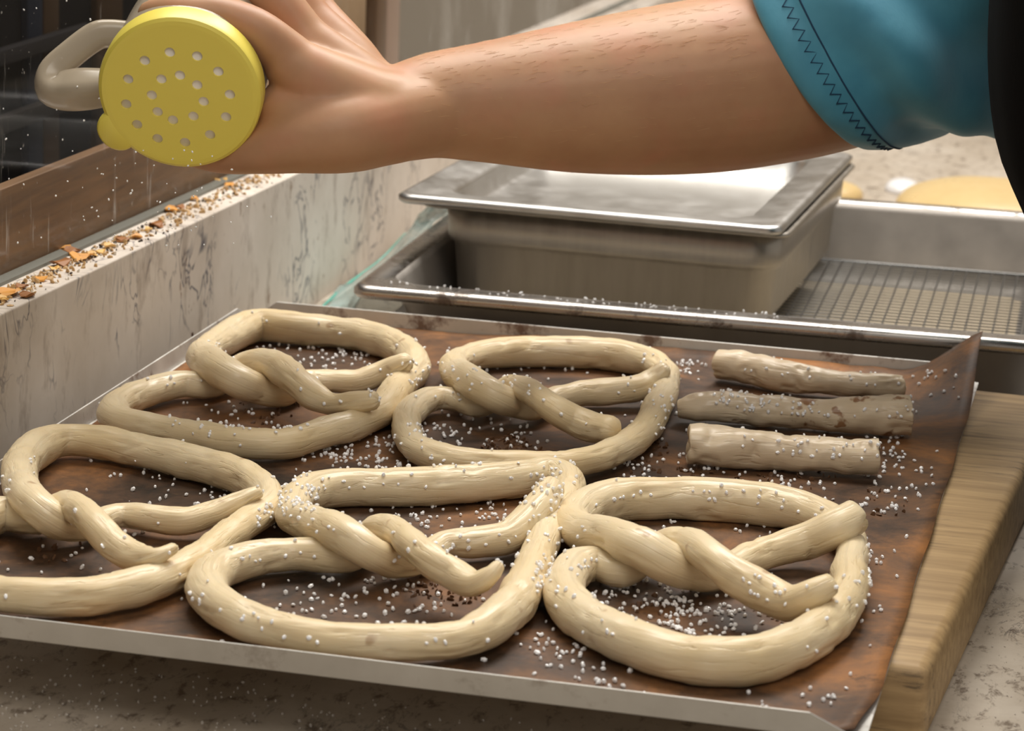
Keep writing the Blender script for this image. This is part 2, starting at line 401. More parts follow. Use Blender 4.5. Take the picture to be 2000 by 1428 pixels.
struct(box('wall_pale', -22, -20, atx(560, 60, -20).y, atx(745, 60, -20).y, -20, 60, BEIGEW))
ya, yb = atx(735, 60, -7.2).y, atx(755, 60, -7.2).y
struct(box('trim_8', -8.2, -7.2, ya, yb, -4, 60, POSTW, bevel=.2))
yc = atx(781, 60, -7.2).y
struct(box('trim_9', -8.2, -7.2, yb+.02, yc, -4, 60, PINKW, bevel=.2))
g = G('olive_blur'); c = g.ramp(g.noise(g.co(), 6, 4, .6), [(.36, sc(78, 76, 68)), (.5, sc(112, 104, 74)), (.64, sc(136, 130, 116))]); g.set(Base_Color=c, Roughness=.7)
struct(box('wall_far', -72, -70, 140, 700, -60, 90, g.m))
struct(box('floor', -80, 300, -200, 420, -97, -95, m_plain('dull_floor', sc(120, 112, 104), .6)))
fw = m_plain('shop_wall', sc(176, 164, 148), .7)
struct(box('wall_back', -69, 300, 300.5, 304, -95, 180, fw))

# ------------------------------------------------------------------ wooden board under the tray
tb = rotz((48.4, 11.3), -.066)
TW = 46.7
def brd():
    e = empty('wooden_board', tb((28, 36, ZC)), 'thick pale butcher block board under the baking tray, knife-marked on its edge', 'board')
    w_ = 8.2; x = 48.5; k = 0
    while k < 5:                              # glued staves
        box('stave', x-w_*(k+1)+.01, x-w_*k-.01, 9.6, 60.4, ZC+.02, -1.13, BOARD, e, bevel=.55 if k in (0, 4) else .04, tr=tb); k += 1
    return e
brd()

# ------------------------------------------------------------------ baking tray (open on the right, folded rims with cut corners)
ZF = -1.0                                    # tray floor, top side
TL = 61.6
e = empty('baking_tray', (23, 30, ZF-.1), 'flat dull aluminium baking tray with low folded rims on the wooden board', 'tray')
box('tray_floor', 0, TW, 0, TL, ZF-.1, ZF, ALU, e)
def rim(name, a, b, out, cut, h=1.0, t=.1, lean=.22, mat=ALU):
    """a,b: bottom ends on the floor edge; out: outward unit; cut: how far the top is shortened at each end"""
    a, b, out = Vector(a), Vector(b), Vector(out); d = (b-a).normalized(); V = []
    for k, (z, ln) in enumerate(((ZF-.1, 0), (ZF+h, lean))):
        for q, s_ in ((a, 1), (b, -1)):
            p = q + d*s_*(cut[0 if s_ > 0 else 1]*k) + out*ln; p.z = z
            V += [p, p+out*t]
    # order: a0,a0o,b0,b0o,a1,a1o,b1,b1o
    return mk(name, V, [(0,1,3,2),(4,6,7,5),(0,2,6,4),(1,5,7,3),(0,4,5,1),(2,3,7,6)], mat, e, smooth=False, bevel=.04)
rim('rim', (0, 0, 0), (TW, 0, 0), (0, -1, 0), (2.0, 2.3), mat=ALUF)
rim('rim', (0, TL, 0), (TW, TL, 0), (0, 1, 0), (1.5, 2.2), lean=.15)
rim('rim', (0, 0, 0), (0, TL, 0), (-1, 0, 0), (2.0, 2.6))

# brown paper
nx, ny = 70, 90
V, F, U = [], [], []
def sst(a, b, x): t = max(0, min(1, (x-a)/(b-a))); return t*t*(3-2*t)
for j in range(ny+1):
    v = j/ny; y = .25+v*(TL-.35)
    xr = TW+.05 - 0.55*(1-sst(0, 6.5, y))**1.3 + .05*math.sin(y*.5)
    for i in range(nx+1):
        x = .3+(xr-.3)*i/nx
        z = ZF+.05 + .05*noise.noise(Vector((x*.35, y*.35, 3)))
        z += .10*sst(45.2, 46.7, x)*sst(0, 10, y)
        cl = sst(41, 47.4, x)*sst(50.5, 62, y); z += 3.2*cl**1.3
        z += .38*sst(TL-1.2, TL+.1, y+.35*noise.noise(Vector((x*.45, 8, 1))))*(1-sst(40, 44, x))*sst(14, 20, x)
        z += .30*sst(45, 46.7, x)*(1-sst(1, 7, y))
        V.append((x, y, z)); U.append((i/nx, v))
for j in range(ny):
    for i in range(nx):
        a = j*(nx+1)+i; F.append((a, a+1, a+nx+2, a+nx+1))
pp = mk('baking_paper', V, F, PAPER, uv=U); prop(pp, 'scorched brown baking paper lining the tray, curled up at a back corner', 'paper')
sm = pp.modifiers.new('thickness', 'SOLIDIFY'); sm.thickness = .0006; sm.offset = 1
ZP = ZF+.12

# ------------------------------------------------------------------ dough ropes
DEFR = 1.05
def rope_samples(P, off, zs, n, rscale=1):
    """P: (zoomx, zoomy, height of the centre over the paper, half thickness in zoom px)"""
    out = []
    for (x, y, h, rz) in P:
        px, py = off[0]+x/zs, off[1]+y/zs
        q = atz(px, py, ZP+h); dep = (q-CAM).dot(FWD)
        out.append((q.x, q.y, q.z, rz/zs*dep/FPX*rscale))
    return catmull(out, n)[0]
def rope_mesh(smp, seed, cap='round', seg=38, amp=.06):
    V, F, U = sweep(smp, seg, cap)
    n = len(V); W = []
    nor = [Vector((0, 0, 0)) for _ in V]
    for f in F:
        a, b, c = V[f[0]], V[f[1]], V[f[2]]; nn = (b-a).cross(c-a)
        for i in f: nor[i] += nn
    for i, v in enumerate(V):
        d = noise.noise(v*.55+Vector((seed, 0, 0)))*amp*1.3 + noise.noise(Vector((U[i][0]*9+seed, U[i][1]*5, seed)))*amp + noise.noise(v*1.7+Vector((0, seed, 0)))*amp*.45
        cr = noise.noise(Vector((U[i][0]*4.5+seed*3, abs(U[i][1]-.5)*9, seed*2.3)))     # long shallow creases
        gt = noise.noise(Vector((U[i][0]*6+seed*7, abs(U[i][1]-.5)*3, 5.0)))
        if gt > .02: d -= .13*math.exp(-(cr/.07)**2)*min(1, (gt-.02)*6)
        q = v + nor[i].normalized()*d
        if q.z < ZP+.01: q = Vector((q.x, q.y, ZP+.01+.0*(q.z)))
        W.append(q)
    return W, F, U, nor
def pix(q):
    d = Vector(q)-CAM; z = d.dot(FWD); return 1000+FPX*d.dot(RGT)/z, 714-FPX*d.dot(UP)/z
HOT = {4: [(585, 965, 48, 75), (1075, 925, 50, 22), (820, 915, 110, 30), (1060, 985, 40, 24), (1080, 1120, 45, 30)], 2: [(1300, 800, 40, 14), (810, 880, 50, 22), (900, 775, 60, 14)],
       1: [(420, 850, 90, 22), (560, 850, 60, 16), (820, 735, 30, 8)], 5: [(1660, 1150, 40, 10), (1130, 1085, 36, 12), (1100, 1130, 30, 12)], 12: [(1440, 768, 60, 34)], 13: [(1610, 855, 70, 20)], 3: [(520, 1010, 30, 16)]}
def salt_on(W, F, nor, count, seed, skip=None):
    rnd = random.Random(seed); pts = []
    tries = 0
    while len(pts) < count and tries < count*60:
        tries += 1
        f = rnd.choice(F); nn = nor[f[0]].normalized()
        if nn.z < .05 or rnd.random() > .10+.90*abs(1-nn.z): continue
        if noise.noise(W[f[0]]*.22+Vector((seed*1.7, 0, 0))) < -.12+.25*rnd.random(): continue
        c = sum((W[i] for i in f), Vector())/len(f)
        pts.append((c+nn*.05, rnd.uniform(.07, .115)))
    for (hx, hy, hr, hn) in HOT.get(seed, []):
        cand = []
        for f in F:
            if nor[f[0]].normalized().z < .1: continue
            a_, b_ = pix(W[f[0]])
            if (a_-hx)**2+(b_-hy)**2 < hr*hr: cand.append(f)
        for k in range(hn if cand else 0):
            f = rnd.choice(cand); c = sum((W[i] for i in f), Vector())/len(f)
            pts.append((c+nor[f[0]].normalized()*.05, rnd.uniform(.07, .115)))
    return pts
PZ = []
def pretzel(P, off, zs, label, seed, salt, n=320, rs=1.11, cap='round'):
    smp = rope_samples(P, off, zs, n, rs)
    W, F, U, nor = rope_mesh(smp, seed, cap)
    o = mk('pretzel', W, F, DOUGH, uv=U); prop(o, label, 'pretzel', 'raw pretzels on the baking tray')
    grains('salt_grains', salt_on(W, F, nor, salt, seed), SALT, o)
    PZ.append(smp); return o
A = 1.0
# back row, beside the marble upstand
pretzel([(1745,365,2.3,50),(1620,425,1.5,62),(1480,475,1.0,62),(1330,470,.95,58),(1180,480,.9,65),(1060,535,.9,70),(930,515,1.2,75),(790,455,2.0,85),(680,385,2.1,88),(615,340,1.6,85),(650,290,1.3,72),(760,225,1.1,85),(900,160,1.05,85),(1080,170,1.05,82),(1300,190,1.0,80),(1500,215,1.0,80),(1660,260,1.0,80),(1770,330,1.0,80),(1800,400,.95,80),(1745,470,1.0,75),(1690,530,1.0,80),(1640,610,1.0,85),(1500,695,1.0,80),(1300,755,1.0,80),(1080,815,1.0,78),(850,815,1.0,78),(600,780,1.0,78),(350,735,1.0,75),(160,690,1.0,80),(120,630,1.0,80),(200,570,1.0,75),(350,515,1.0,75),(500,485,1.0,70),(640,495,.9,65),(760,455,.9,60),(840,385,1.5,65),(950,370,2.2,75),(1050,400,2.5,80),(1150,480,2.4,78),(1250,560,1.9,75),(1350,600,1.7,60),(1470,590,2.1,55),(1560,580,2.3,50)],
        (180, 580), 2.857, 'raw dough pretzel lying against the marble upstand at the back of the tray', 1, 85)
# back row, middle
pretzel([(1790,300,2.1,50),(1720,355,1.6,62),(1640,410,1.2,72),(1450,435,1.0,80),(1250,450,.95,72),(1100,490,.9,70),(980,540,.9,72),(850,515,1.2,82),(720,455,2.0,90),(590,380,2.2,95),(480,310,1.6,88),(490,250,1.2,75),(620,205,1.0,80),(800,185,1.0,88),(1050,180,1.0,88),(1300,190,1.0,88),(1520,210,1.0,92),(1690,250,1.0,85),(1800,320,1.0,82),(1810,420,1.0,78),(1750,540,1.0,85),(1690,660,1.0,88),(1580,760,1.0,85),(1420,840,1.0,82),(1220,890,1.0,80),(1000,895,1.0,80),(720,885,1.0,75),(450,860,1.0,80),(260,805,1.0,85),(180,710,1.0,85),(180,600,1.0,82),(250,520,1.0,80),(370,475,1.0,70),(500,490,.95,70),(620,530,.9,66),(730,480,.9,60),(800,410,1.4,60),(890,410,2.1,68),(990,460,2.4,75),(1090,540,2.3,78),(1220,610,1.7,85),(1340,660,1.4,85),(1450,680,1.5,80)],
        (740, 630), 3.226, 'raw dough pretzel between the upstand pretzel and the dough sticks', 2, 95)
# front row, cut by the frame
pretzel([(1680,505,2.1,45),(1540,570,1.7,55),(1390,640,1.3,70),(1200,695,1.0,85),(1000,680,.95,82),(820,655,.9,72),(700,670,.9,75),(570,735,.9,80),(450,730,1.1,90),(320,665,1.9,105),(210,570,2.2,110),(130,460,1.7,105),(140,330,1.2,110),(240,220,1.05,115),(420,165,1.05,95),(700,190,1.0,100),(1000,250,1.0,100),(1300,320,1.0,105),(1560,400,1.0,105),(1720,500,1.0,100),(1740,600,1.0,95),(1620,700,1.0,95),(1470,800,1.0,95),(1330,910,1.0,92),(1150,1020,1.0,105),(900,1120,1.0,115),(600,1180,1.0,118),(300,1190,1.0,115),(0,1170,1.0,110),(-260,1100,1.0,105),(-350,950,1.0,105),(-270,790,1.0,105),(-110,690,1.0,110),(40,650,1.0,110),(170,690,.95,90),(280,690,.9,75),(340,610,1.4,75),(430,585,2.1,85),(540,640,2.4,92),(640,740,2.3,95),(760,860,1.8,98),(890,930,1.6,90),(1010,930,2.0,60),(1130,870,2.3,40)],
        (0, 810), 3.333, 'raw dough pretzel against the upstand at the front rim, barely salted yet', 3, 32)
# front row, middle
pretzel([(1790,190,2.2,60),(1740,270,1.9,70),(1670,350,1.5,75),(1580,420,1.1,75),(1420,445,1.0,68),(1270,455,.95,58),(1150,530,.9,62),(1030,540,1.0,68),(900,480,1.9,78),(780,400,2.3,82),(650,350,1.9,80),(550,320,1.4,75),(560,250,1.2,75),(650,195,1.05,85),(820,175,1.0,85),(1050,175,1.0,85),(1350,165,1.0,85),(1620,140,1.0,80),(1790,110,1.05,68),(1880,160,1.1,72),(1850,260,1.0,75),(1780,370,1.0,72),(1740,480,1.0,78),(1690,600,1.0,85),(1630,720,1.0,95),(1510,840,1.0,92),(1330,915,1.0,85),(1080,925,1.0,82),(800,915,1.0,82),(520,880,1.0,82),(280,800,1.0,90),(140,690,1.0,92),(170,590,1.0,90),(310,530,1.0,82),(500,500,1.0,74),(680,505,1.0,75),(820,520,.9,65),(890,450,.9,55),(940,375,1.5,55),(1030,380,2.2,60),(1120,450,2.5,66),(1210,530,2.3,70),(1320,590,1.9,70),(1420,640,1.8,62),(1500,600,2.3,45),(1535,560,2.6,34)],
        (350, 880), 2.469, 'raw dough pretzel at the middle of the front rim, heavily salted at its back bend', 4, 190)
# front row, right
pretzel([(1770,290,2.4,88),(1660,350,2.1,95),(1500,420,1.4,90),(1330,470,1.05,85),(1180,520,.95,80),(1040,590,.9,85),(900,600,1.0,95),(740,545,1.8,105),(580,460,2.4,108),(430,400,2.2,98),(260,370,1.5,100),(200,310,1.2,95),(280,235,1.1,105),(450,190,1.05,108),(700,180,1.0,108),(1000,190,1.0,112),(1300,220,1.0,112),(1530,270,1.0,98),(1690,350,1.0,88),(1760,460,1.0,82),(1740,580,1.0,95),(1740,700,1.0,98),(1660,840,1.0,110),(1500,970,1.0,120),(1250,1070,1.0,125),(950,1090,1.0,125),(650,1030,1.0,122),(380,920,1.0,118),(190,790,1.0,115),(150,670,1.0,105),(220,570,1.0,98),(340,545,1.0,88),(460,590,.95,80),(560,560,.9,66),(640,460,1.4,62),(740,420,2.1,72),(860,440,2.6,82),(980,520,2.6,92),(1110,620,2.2,98),(1260,710,1.7,102),(1400,765,1.6,95),(1530,720,2.2,78),(1640,660,2.6,60)],
        (1050, 910), 2.857, 'raw dough pretzel by the open tray side, its two stub ends sticking up', 5, 120, cap='cut')

STAINED = m_stained()
def stick(P, label, seed, salt, mat=None):
    smp = rope_samples(P, (1290, 650), 3.571, 130)
    W, F, U, nor = rope_mesh(smp, seed, 'cut', amp=.10)
    o = mk('dough_stick', W, F, mat or DOUGH2, uv=U); prop(o, label, 'dough stick', 'raw dough sticks on the baking tray')
    grains('salt_grains', salt_on(W, F, nor, salt, seed), SALT, o); PZ.append(smp)
stick([(400,215,1.1,104),(620,250,1.1,112),(850,300,1.05,112),(1050,335,1.0,100),(1250,355,.95,86),(1480,370,.95,84),(1690,375,.95,84)], 'raw dough stick nearest the tray back rim with a flat cut end', 11, 26)
stick([(130,525,.85,66),(250,520,1.0,95),(500,525,1.05,112),(750,545,1.0,108),(1000,560,1.05,108),(1250,570,1.15,122),(1500,575,1.25,138),(1740,575,1.3,148)], 'longest raw dough stick, brown-stained, between the other two dough sticks', 12, 60, STAINED)
stick([(195,775,1.25,140),(400,790,1.2,140),(650,805,1.15,135),(900,830,1.1,128),(1150,855,1.1,120),(1350,865,1.15,125),(1520,865,1.2,128)], 'shortest raw dough stick, lumpy, behind the pretzel with stub ends', 13, 34)
# brown stains on the long stick are thin baked-on smears
# ------------------------------------------------------------------ loose salt and crumbs on the paper
clusters = [(600,705,85,60),(680,690,45,24),(470,680,70,22),(500,820,120,40),(650,800,60,10),(720,720,26,10),(760,740,40,22),(690,880,70,60),(620,880,50,22),(760,900,40,14),(850,840,70,46),(1000,850,70,30),(900,880,50,24),(1040,720,80,26),(1150,780,60,12),(1345,720,30,26),(1360,900,60,26),(1340,800,18,10),(1500,940,110,26),(1240,910,60,24),(1560,930,50,18),(1740,900,60,34),(1760,960,60,26),(1700,1000,60,14),(1740,880,60,20),(1830,770,50,14),(1800,700,30,6),(300,950,110,22),(420,960,50,14),(100,1130,120,22),(520,1010,26,24),(560,1020,18,8),(250,1060,60,8),(640,1160,90,26),(780,1190,90,28),(740,1130,60,18),(870,1180,60,10),(850,1000,120,44),(960,1000,50,22),(820,990,40,16),(1290,1180,90,66),(1380,1200,90,60),(1330,1240,60,30),(1200,1160,60,18),(1480,1190,50,16),(1300,1040,90,18),(1480,1030,60,14),(1130,1290,70,24),(1090,1260,50,18),(1200,1340,60,16),(1400,1375,80,8),(1620,1350,90,10),(1690,1200,50,10),(1700,1090,40,12),(1080,1150,26,20),(1075,1110,16,10),(560,1200,80,8),(700,1270,90,8),(960,1250,50,8)]
rnd = random.Random(5); pts = []
for (cx, cy, rr, n) in clusters:
    for k in range(n):
        px, py = rnd.gauss(cx, rr*.55), rnd.gauss(cy, rr*.33)
        q = atz(px, py, ZP+.07)
        if .6 < q.x < TW-.3 and .6 < q.y < TL-1:
            pts.append((q, rnd.uniform(.075, .125)))
for k in range(240):
    q = Vector((rnd.uniform(.8, TW-.6), rnd.uniform(.8, TL-1.5), ZP+.07)); pts.append((q, rnd.uniform(.06, .11)))
# keep grains where the paper curls on its surface
def paper_z(x, y): return 3.2*(sst(41, 47.4, x)*sst(50.5, 62, y))**1.3 + .10*sst(45.2, 46.7, x)*sst(0, 10, y)
pts = [(Vector((q.x, q.y, q.z+paper_z(q.x, q.y))), r_) for q, r_ in pts]
o = grains('loose_salt', pts, SALT); prop(o, 'coarse white salt grains scattered over the brown baking paper', 'salt')
pts = []
for (cx, cy, rr, n) in [(1010,865,45,46),(960,875,30,24),(1240,915,60,16),(830,1150,60,40),(900,1170,30,16),(1360,930,50,24),(1520,940,70,20),(1270,1180,40,16),(520,820,60,24),(380,670,30,20),(1600,930,60,14),(100,1080,60,12),(1720,1000,60,16),(1300,870,30,10)]:
    for k in range(n):
        q = atz(rnd.gauss(cx, rr*.5), rnd.gauss(cy, rr*.28), ZP+.03); pts.append((q, rnd.uniform(.05, .16)))
o = grains('burnt_crumbs', pts, m_plain('burnt_crumb', sc(96, 66, 42), .5), squash=(1.3, 1, .4)); prop(o, 'small burnt brown crumbs and seeds stuck to the baking paper', 'crumbs')
# salt spilt on the counter in front of the tray
pts = []
for k in range(330):
    px, py = rnd.uniform(0, 1250)*rnd.random()**.4, rnd.uniform(1240, 1440)
    q = atz(px, py, ZC+.05)
    if q.y < 8: pts.append((q, rnd.uniform(.035, .085)))
for k in range(120): pts.append((Vector((rnd.uniform(50, 52.7), rnd.uniform(0, 60), ZC+.04)), rnd.uniform(.02, .05)))
o = grains('counter_salt', pts, m_plain('dusty_salt', sc(196, 188, 178), .5)); prop(o, 'fine spilt salt on the granite in front of the tray', 'salt')

# ------------------------------------------------------------------ pans behind the tray
def rr_ring(x0, x1, y0, y1, z, r, n=8, tr=None):
    V = []
    for (cx, cy, a0) in ((x1-r, y1-r, 0), (x0+r, y1-r, 90), (x0+r, y0+r, 180), (x1-r, y0+r, 270)):
        for k in range(n+1):
            a = math.radians(a0+90*k/n); q = Vector((cx+r*math.cos(a), cy+r*math.sin(a), z)); V.append(tr(q) if tr else q)
    return V
def loft(name, rings, mat, parent=None, close=True, thick=0, tr=None):
    V, F = [], []; m = None
    for (x0, x1, y0, y1, z, r) in rings:
        k = rr_ring(x0, x1, y0, y1, z, r, tr=tr); m = len(k); V += k
    for i in range(len(rings)-1):
        for j in range(m):
            a, b = i*m+j, i*m+(j+1) % m; F.append((a, b, b+m, a+m))
    if close: F.append(tuple((len(rings)-1)*m+j for j in range(m)))
    o = mk(name, V, F, mat, parent)
    if thick:
        s_ = o.modifiers.new('thickness', 'SOLIDIFY'); s_.thickness = thick*S; s_.offset = 0
    return o
# large lower pan with a wire rack in it
tp = rotz((6.3, 62.6), .022)
X0, X1, Y0, Y1, ZR = 6.2, 52.2, 62.7, 107.6, 1.25
e = empty('sheet_pan', tp((29, 85, ZC)), 'large deep steel pan with stained flanged rim behind the baking tray', 'pan')
def ins(d, z, r): return (X0+d, X1-d, Y0+d, Y1-d, z, r)
loft('body', [ins(1.9, ZR-.02, 2.6), ins(2.1, ZR-.5, 2.5), ins(2.9, ZC+1.4, 2.2), ins(3.3, ZC+.6, 2.0), ins(4.4, ZC+.15, 1.5)], PANST, e, thick=.1, tr=tp)
loft('rim', [ins(.15, ZR-.75, 1.0), ins(0, ZR-.55, 1.0), ins(0, ZR-.2, 1.0), ins(.2, ZR, 1.0), ins(.5, ZR+.05, 1.2), ins(.8, ZR, 1.4), ins(1.9, ZR-.04, 2.6)], DARKST, e, close=False, thick=.08, tr=tp)
lv = [tp(q) for q in boxv(X0+4.2, X1-4.2, Y0+4.2, Y1-4.2, ZC+.24, ZC+.30)]  # pale sheet added to brighten the pan floor, little light passes the rack
ln = mk('added_pan_liner', lv, BOXF, m_plain('added_liner_paper', sc(214, 198, 172), .6), smooth=False); prop(ln, 'added beige paper liner lightening the large pan floor under the wire rack', 'paper')
# wire rack
zr = -2.6
e = empty('wire_rack', tp((29, 85, zr)), 'fine wire cooling rack lying inside the large steel pan', 'rack')
V, F, U = sweep([[10.2, 0, 0, .075], [48.2, 0, 0, .075]], 6, 'none')
def wireproto(L, axis):
    a = [Vector((-L/2, 0, 0)), Vector((L/2, 0, 0))] if axis == 'x' else [Vector((0, -L/2, 0)), Vector((0, L/2, 0))]
    return sweep([[*a[0], .065], [*a[1], .065]], 6, 'none')
first = None
for axis, L, cnt in (('x', 38.6, 37), ('y', 34.2, 42)):
    first = None
    for k in range(cnt):
        if axis == 'x': c = tp((29.2, 67.2+k*.95, zr))
        else: c = tp((10.0+k*.94, 84.3, zr+.12))
        if first is None:
            V, F, U = wireproto(L, axis)
            first = mk('wire', [tp(Vector(c)*0+v)-tp(Vector((0, 0, 0)))+c for v in V], F, WIRE, e, origin=Vector(c))
        else: inst(first, c, e)
V, F, U = sweep(catmull([(*tp(q), .16) for q in ((9.6,66.9,zr),(48.8,66.9,zr),(48.8,101.8,zr),(9.6,101.8,zr),(9.6,66.9,zr))], 120)[0], 8, 'none')
for q0, q1 in (((9.6,66.9),(48.8,66.9)), ((48.8,66.9),(48.8,101.8)), ((48.8,101.8),(9.6,101.8)), ((9.6,101.8),(9.6,66.9))):
    V, F, U = sweep([[*tp((q0[0], q0[1], zr)), .16], [*tp((q1[0], q1[1], zr)), .16]], 8, 'round'); mk('frame_wire', V, F, WIRE, e)
for fx, fy in ((12, 69), (46, 69), (12, 100), (46, 100)):
    V, F, U = sweep([[*tp((fx, fy, zr)), .15], [*tp((fx, fy, ZC+.42)), .15]], 8, 'round'); mk('foot', V, F, WIRE, e)
# steel pan on the rack with a recessed lid
ts = rotz((6, 73.6), -.034)
X0, X1, Y0, Y1, ZR = 7.2, 33.0, 74.3, 105.6, 4.95
zb = zr+.28
e = empty('steel_pan', ts((20, 90, zb)), 'deep stainless steel pan with streaked sides standing on the wire rack', 'pan')
def ins2(d, z, r): return (X0+d+.8*(d > .7), X1-d, Y0+d, Y1-d, z, r)
loft('body', [ins2(.75, ZR-.3, 2.2), ins2(.85, ZR-2.5, 2.2), ins2(.95, ZR-2.8, 2.2), ins2(1.25, ZR-3.1, 2.2), ins2(1.45, zb+1.0, 2.2), ins2(1.7, zb+.45, 2.0), ins2(2.1, zb+.15, 1.8), ins2(3.0, zb, 1.2)], STEEL, e, thick=.1, tr=ts)
loft('flange', [ins2(.2, ZR-.42, 1.4), ins2(.15, ZR-.3, 1.4), ins2(.25, ZR-.2, 1.4), ins2(.75, ZR-.3, 2.2)], STEEL, e, close=False, thick=.08, tr=ts)
X0, X1, Y0, Y1, ZR = 6.0, 32.5, 73.5, 105.8, 5.4
lid = loft('lid', [ins(.15, ZR-.55, 1.0), ins(0, ZR-.4, 1.0), ins(0, ZR-.15, 1.0), ins(.2, ZR, 1.1), ins(.45, ZR+.02, 1.2), ins(1.0, ZR-.12, 1.6), ins(2.6, ZR-.16, 2.2), ins(2.9, ZR-.5, 2.2), ins(3.2, ZR-1.6, 2.2), ins(3.7, ZR-1.85, 2.0), ins(5, ZR-1.9, 1.5)], LIDST, e, thick=.08, tr=ts)
lid['label'] = 'recessed satin steel lid with thick rim'
# a few salt grains on the pan rims
pts = []
for k in range(60):
    q = tp((rnd.uniform(8, 34), 62.7+rnd.uniform(.5, 1.9), 1.36)); pts.append((q, rnd.uniform(.06, .1)))
o = grains('rim_salt', pts, SALT); prop(o, 'salt grains fallen on the flanged rim of the large steel pan', 'salt')

# clear film hanging between the upstand and the pans
def strip(name, A_, B_, n, m, wob, mat, parent=None, seed=0, thick=.02):
    a = catmull([tuple(q) for q in A_], n)[0]; b = catmull([tuple(q) for q in B_], n)[0]
    V, F = [], []
    for i in range(n):
        for j in range(m):
            t = j/(m-1); q = Vector(a[i])*(1-t)+Vector(b[i])*t
            q += Vector((noise.noise(Vector((i*.35, j*.5, seed)))*wob, noise.noise(Vector((i*.35, j*.5, seed+9)))*wob*.5, noise.noise(Vector((i*.3, j*.6, seed+4)))*wob)); V.append(q)
    for i in range(n-1):
        for j in range(m-1):
            k = i*m+j; F.append((k, k+1, k+m+1, k+m))
    o = mk(name, V, F, mat, parent)
    s_ = o.modifiers.new('thickness', 'SOLIDIFY'); s_.thickness = thick*S; return o
fa = [atz(622, 606, ZC+.25), atz(676, 558, ZC+.6), atz(742, 508, ZC+1.3), atz(792, 458, ZC+3), atz(832, 400, 2.4), (5.0, 95, 3.8)]
flm = strip('plastic_film', fa,
            [atz(735, 622, ZC+.2), (4.6, 68, -2.5), (5.2, 74, 0), (5.6, 83, .9), (5.7, 91, 1.1), (5.6, 103, 1.2)], 34, 14, .45, FILM)
prop(flm, 'crumpled clear plastic film between the marble upstand and the large steel pan', 'plastic film')
a = fa[:4]
V, F, U = sweep(catmull([(*q, .09+.05*(i % 2)) for i, q in enumerate(a)], 40)[0], 8); mk('teal_edge', V, F, TEALP, flm)
# folded flap of paper behind the tray's back rim
c0 = atz(772, 612, -1.5)
V = [Vector(atx(746, 628, atz(746, 628, -1.5).x)), atz(806, 630, -1.5), atz(790, 586, .1)]
V = [atz(746, 628, -1.6), atz(808, 632, -1.6), Vector((atz(790, 600, -.4).x, atz(778, 628, -1.6).y+.3, -.1))]
bk = [v+Vector((0, .6, -.15)) for v in V]
V = V+bk
fl = mk('paper_flap', V, [(0,1,2),(5,4,3),(0,3,4,1),(1,4,5,2),(2,5,3,0)], ALU, smooth=False, bevel=.05)
fl.location.z += 0
prop(fl, 'small dirty white triangular flap behind the tray back rim', 'flap')

# dough resting on the counter far behind
def blob(name, c, rx, ry, h, label, seed, mat=DOUGH3):
    V, F = [], []; n, m = 28, 14
    for i in range(m):
        a = math.pi/2*i/(m-1)
        for j in range(n):
            t = 2*math.pi*j/n; k = math.cos(a)**.8 if i < m-1 else .02
            q = Vector((c[0]+rx*k*math.cos(t), c[1]+ry*k*math.sin(t), c[2]+h*math.sin(a)**.9))
            d = 1+.06*noise.noise(q*.3+Vector((seed, 0, 0))); q.x = c[0]+(q.x-c[0])*d; q.y = c[1]+(q.y-c[1])*d; V.append(q)
    for i in range(m-1):
        for j in range(n): F.append((i*n+j, i*n+(j+1) % n, (i+1)*n+(j+1) % n, (i+1)*n+j))
    F.append(tuple(range((m-1)*n, m*n))); F.append(tuple(range(n))[::-1])
    uv = [(v.x*.1, v.y*.1) for v in V]
    o = mk(name, V, F, mat, uv=uv); prop(o, label, 'dough'); return o
blob('dough_ball', (42.0, 142, ZC), 8.2, 8.5, 2.5, 'large smooth ball of dough on the counter behind the steel pan', 1)
blob('dough_piece', (28.0, 143, ZC), 2.6, 3, 1.3, 'small piece of dough peeking out behind the steel pan', 2)
q = atz(1762, 372, ZC)
fb = blob('crumpled_wrap', (q.x, q.y, ZC), 1.6, 2.4, 1.1, 'small crumpled clear wrap beside the large dough ball', 3, m_clear('shiny_wrap', (.95, .95, .97), .8, .1))
fb['category'] = 'plastic wrap'

# ------------------------------------------------------------------ crumbs on the ledge
def ledge(px, py):
    z = 6.1
    for _ in range(4): q = atz(px, py, z); z = zl(q.y)
    return Vector((q.x, q.y, z))
fl_px = [(158,503,.95),(140,492,.8),(178,498,.6),(128,487,.6),(116,516,.85),(105,524,.5),(18,572,.9),(55,577,.6),(3,585,.6),(332,410,.7),(305,440,.75),(432,352,.6),(448,360,.5),(240,468,.6),(214,480,.5),(266,462,.5),(350,405,.5),(196,492,.45),(80,545,.5),(42,560,.5),(290,447,.4),(380,388,.45)]
for k, (px, py, r_) in enumerate(fl_px):
    q = ledge(px, py+4); rn = random.Random(k+40); V = []; n = 9; r_ *= .8
    for lay in (0, 1):
        for j in range(n):
            t = 2*math.pi*j/n; rr = r_*(.65+.5*rn.random())
            V.append((q.x+rr*math.cos(t)*.9, q.y+rr*math.sin(t)*1.1, q.z+.03+lay*.09+ (.22*r_*math.cos(2*t+k))+.22*r_))
    F = [tuple(range(n))[::-1], tuple(range(n, 2*n))]+[(j, (j+1) % n, n+(j+1) % n, n+j) for j in range(n)]
    o = mk('pastry_flake', V, F, FLAKE[k % 3], smooth=False)
    prop(o, ('golden', 'brown', 'pale')[k % 3]+' curled pastry flake lying among the crumbs on the marble ledge', 'crumb', 'pastry flakes on the marble ledge')
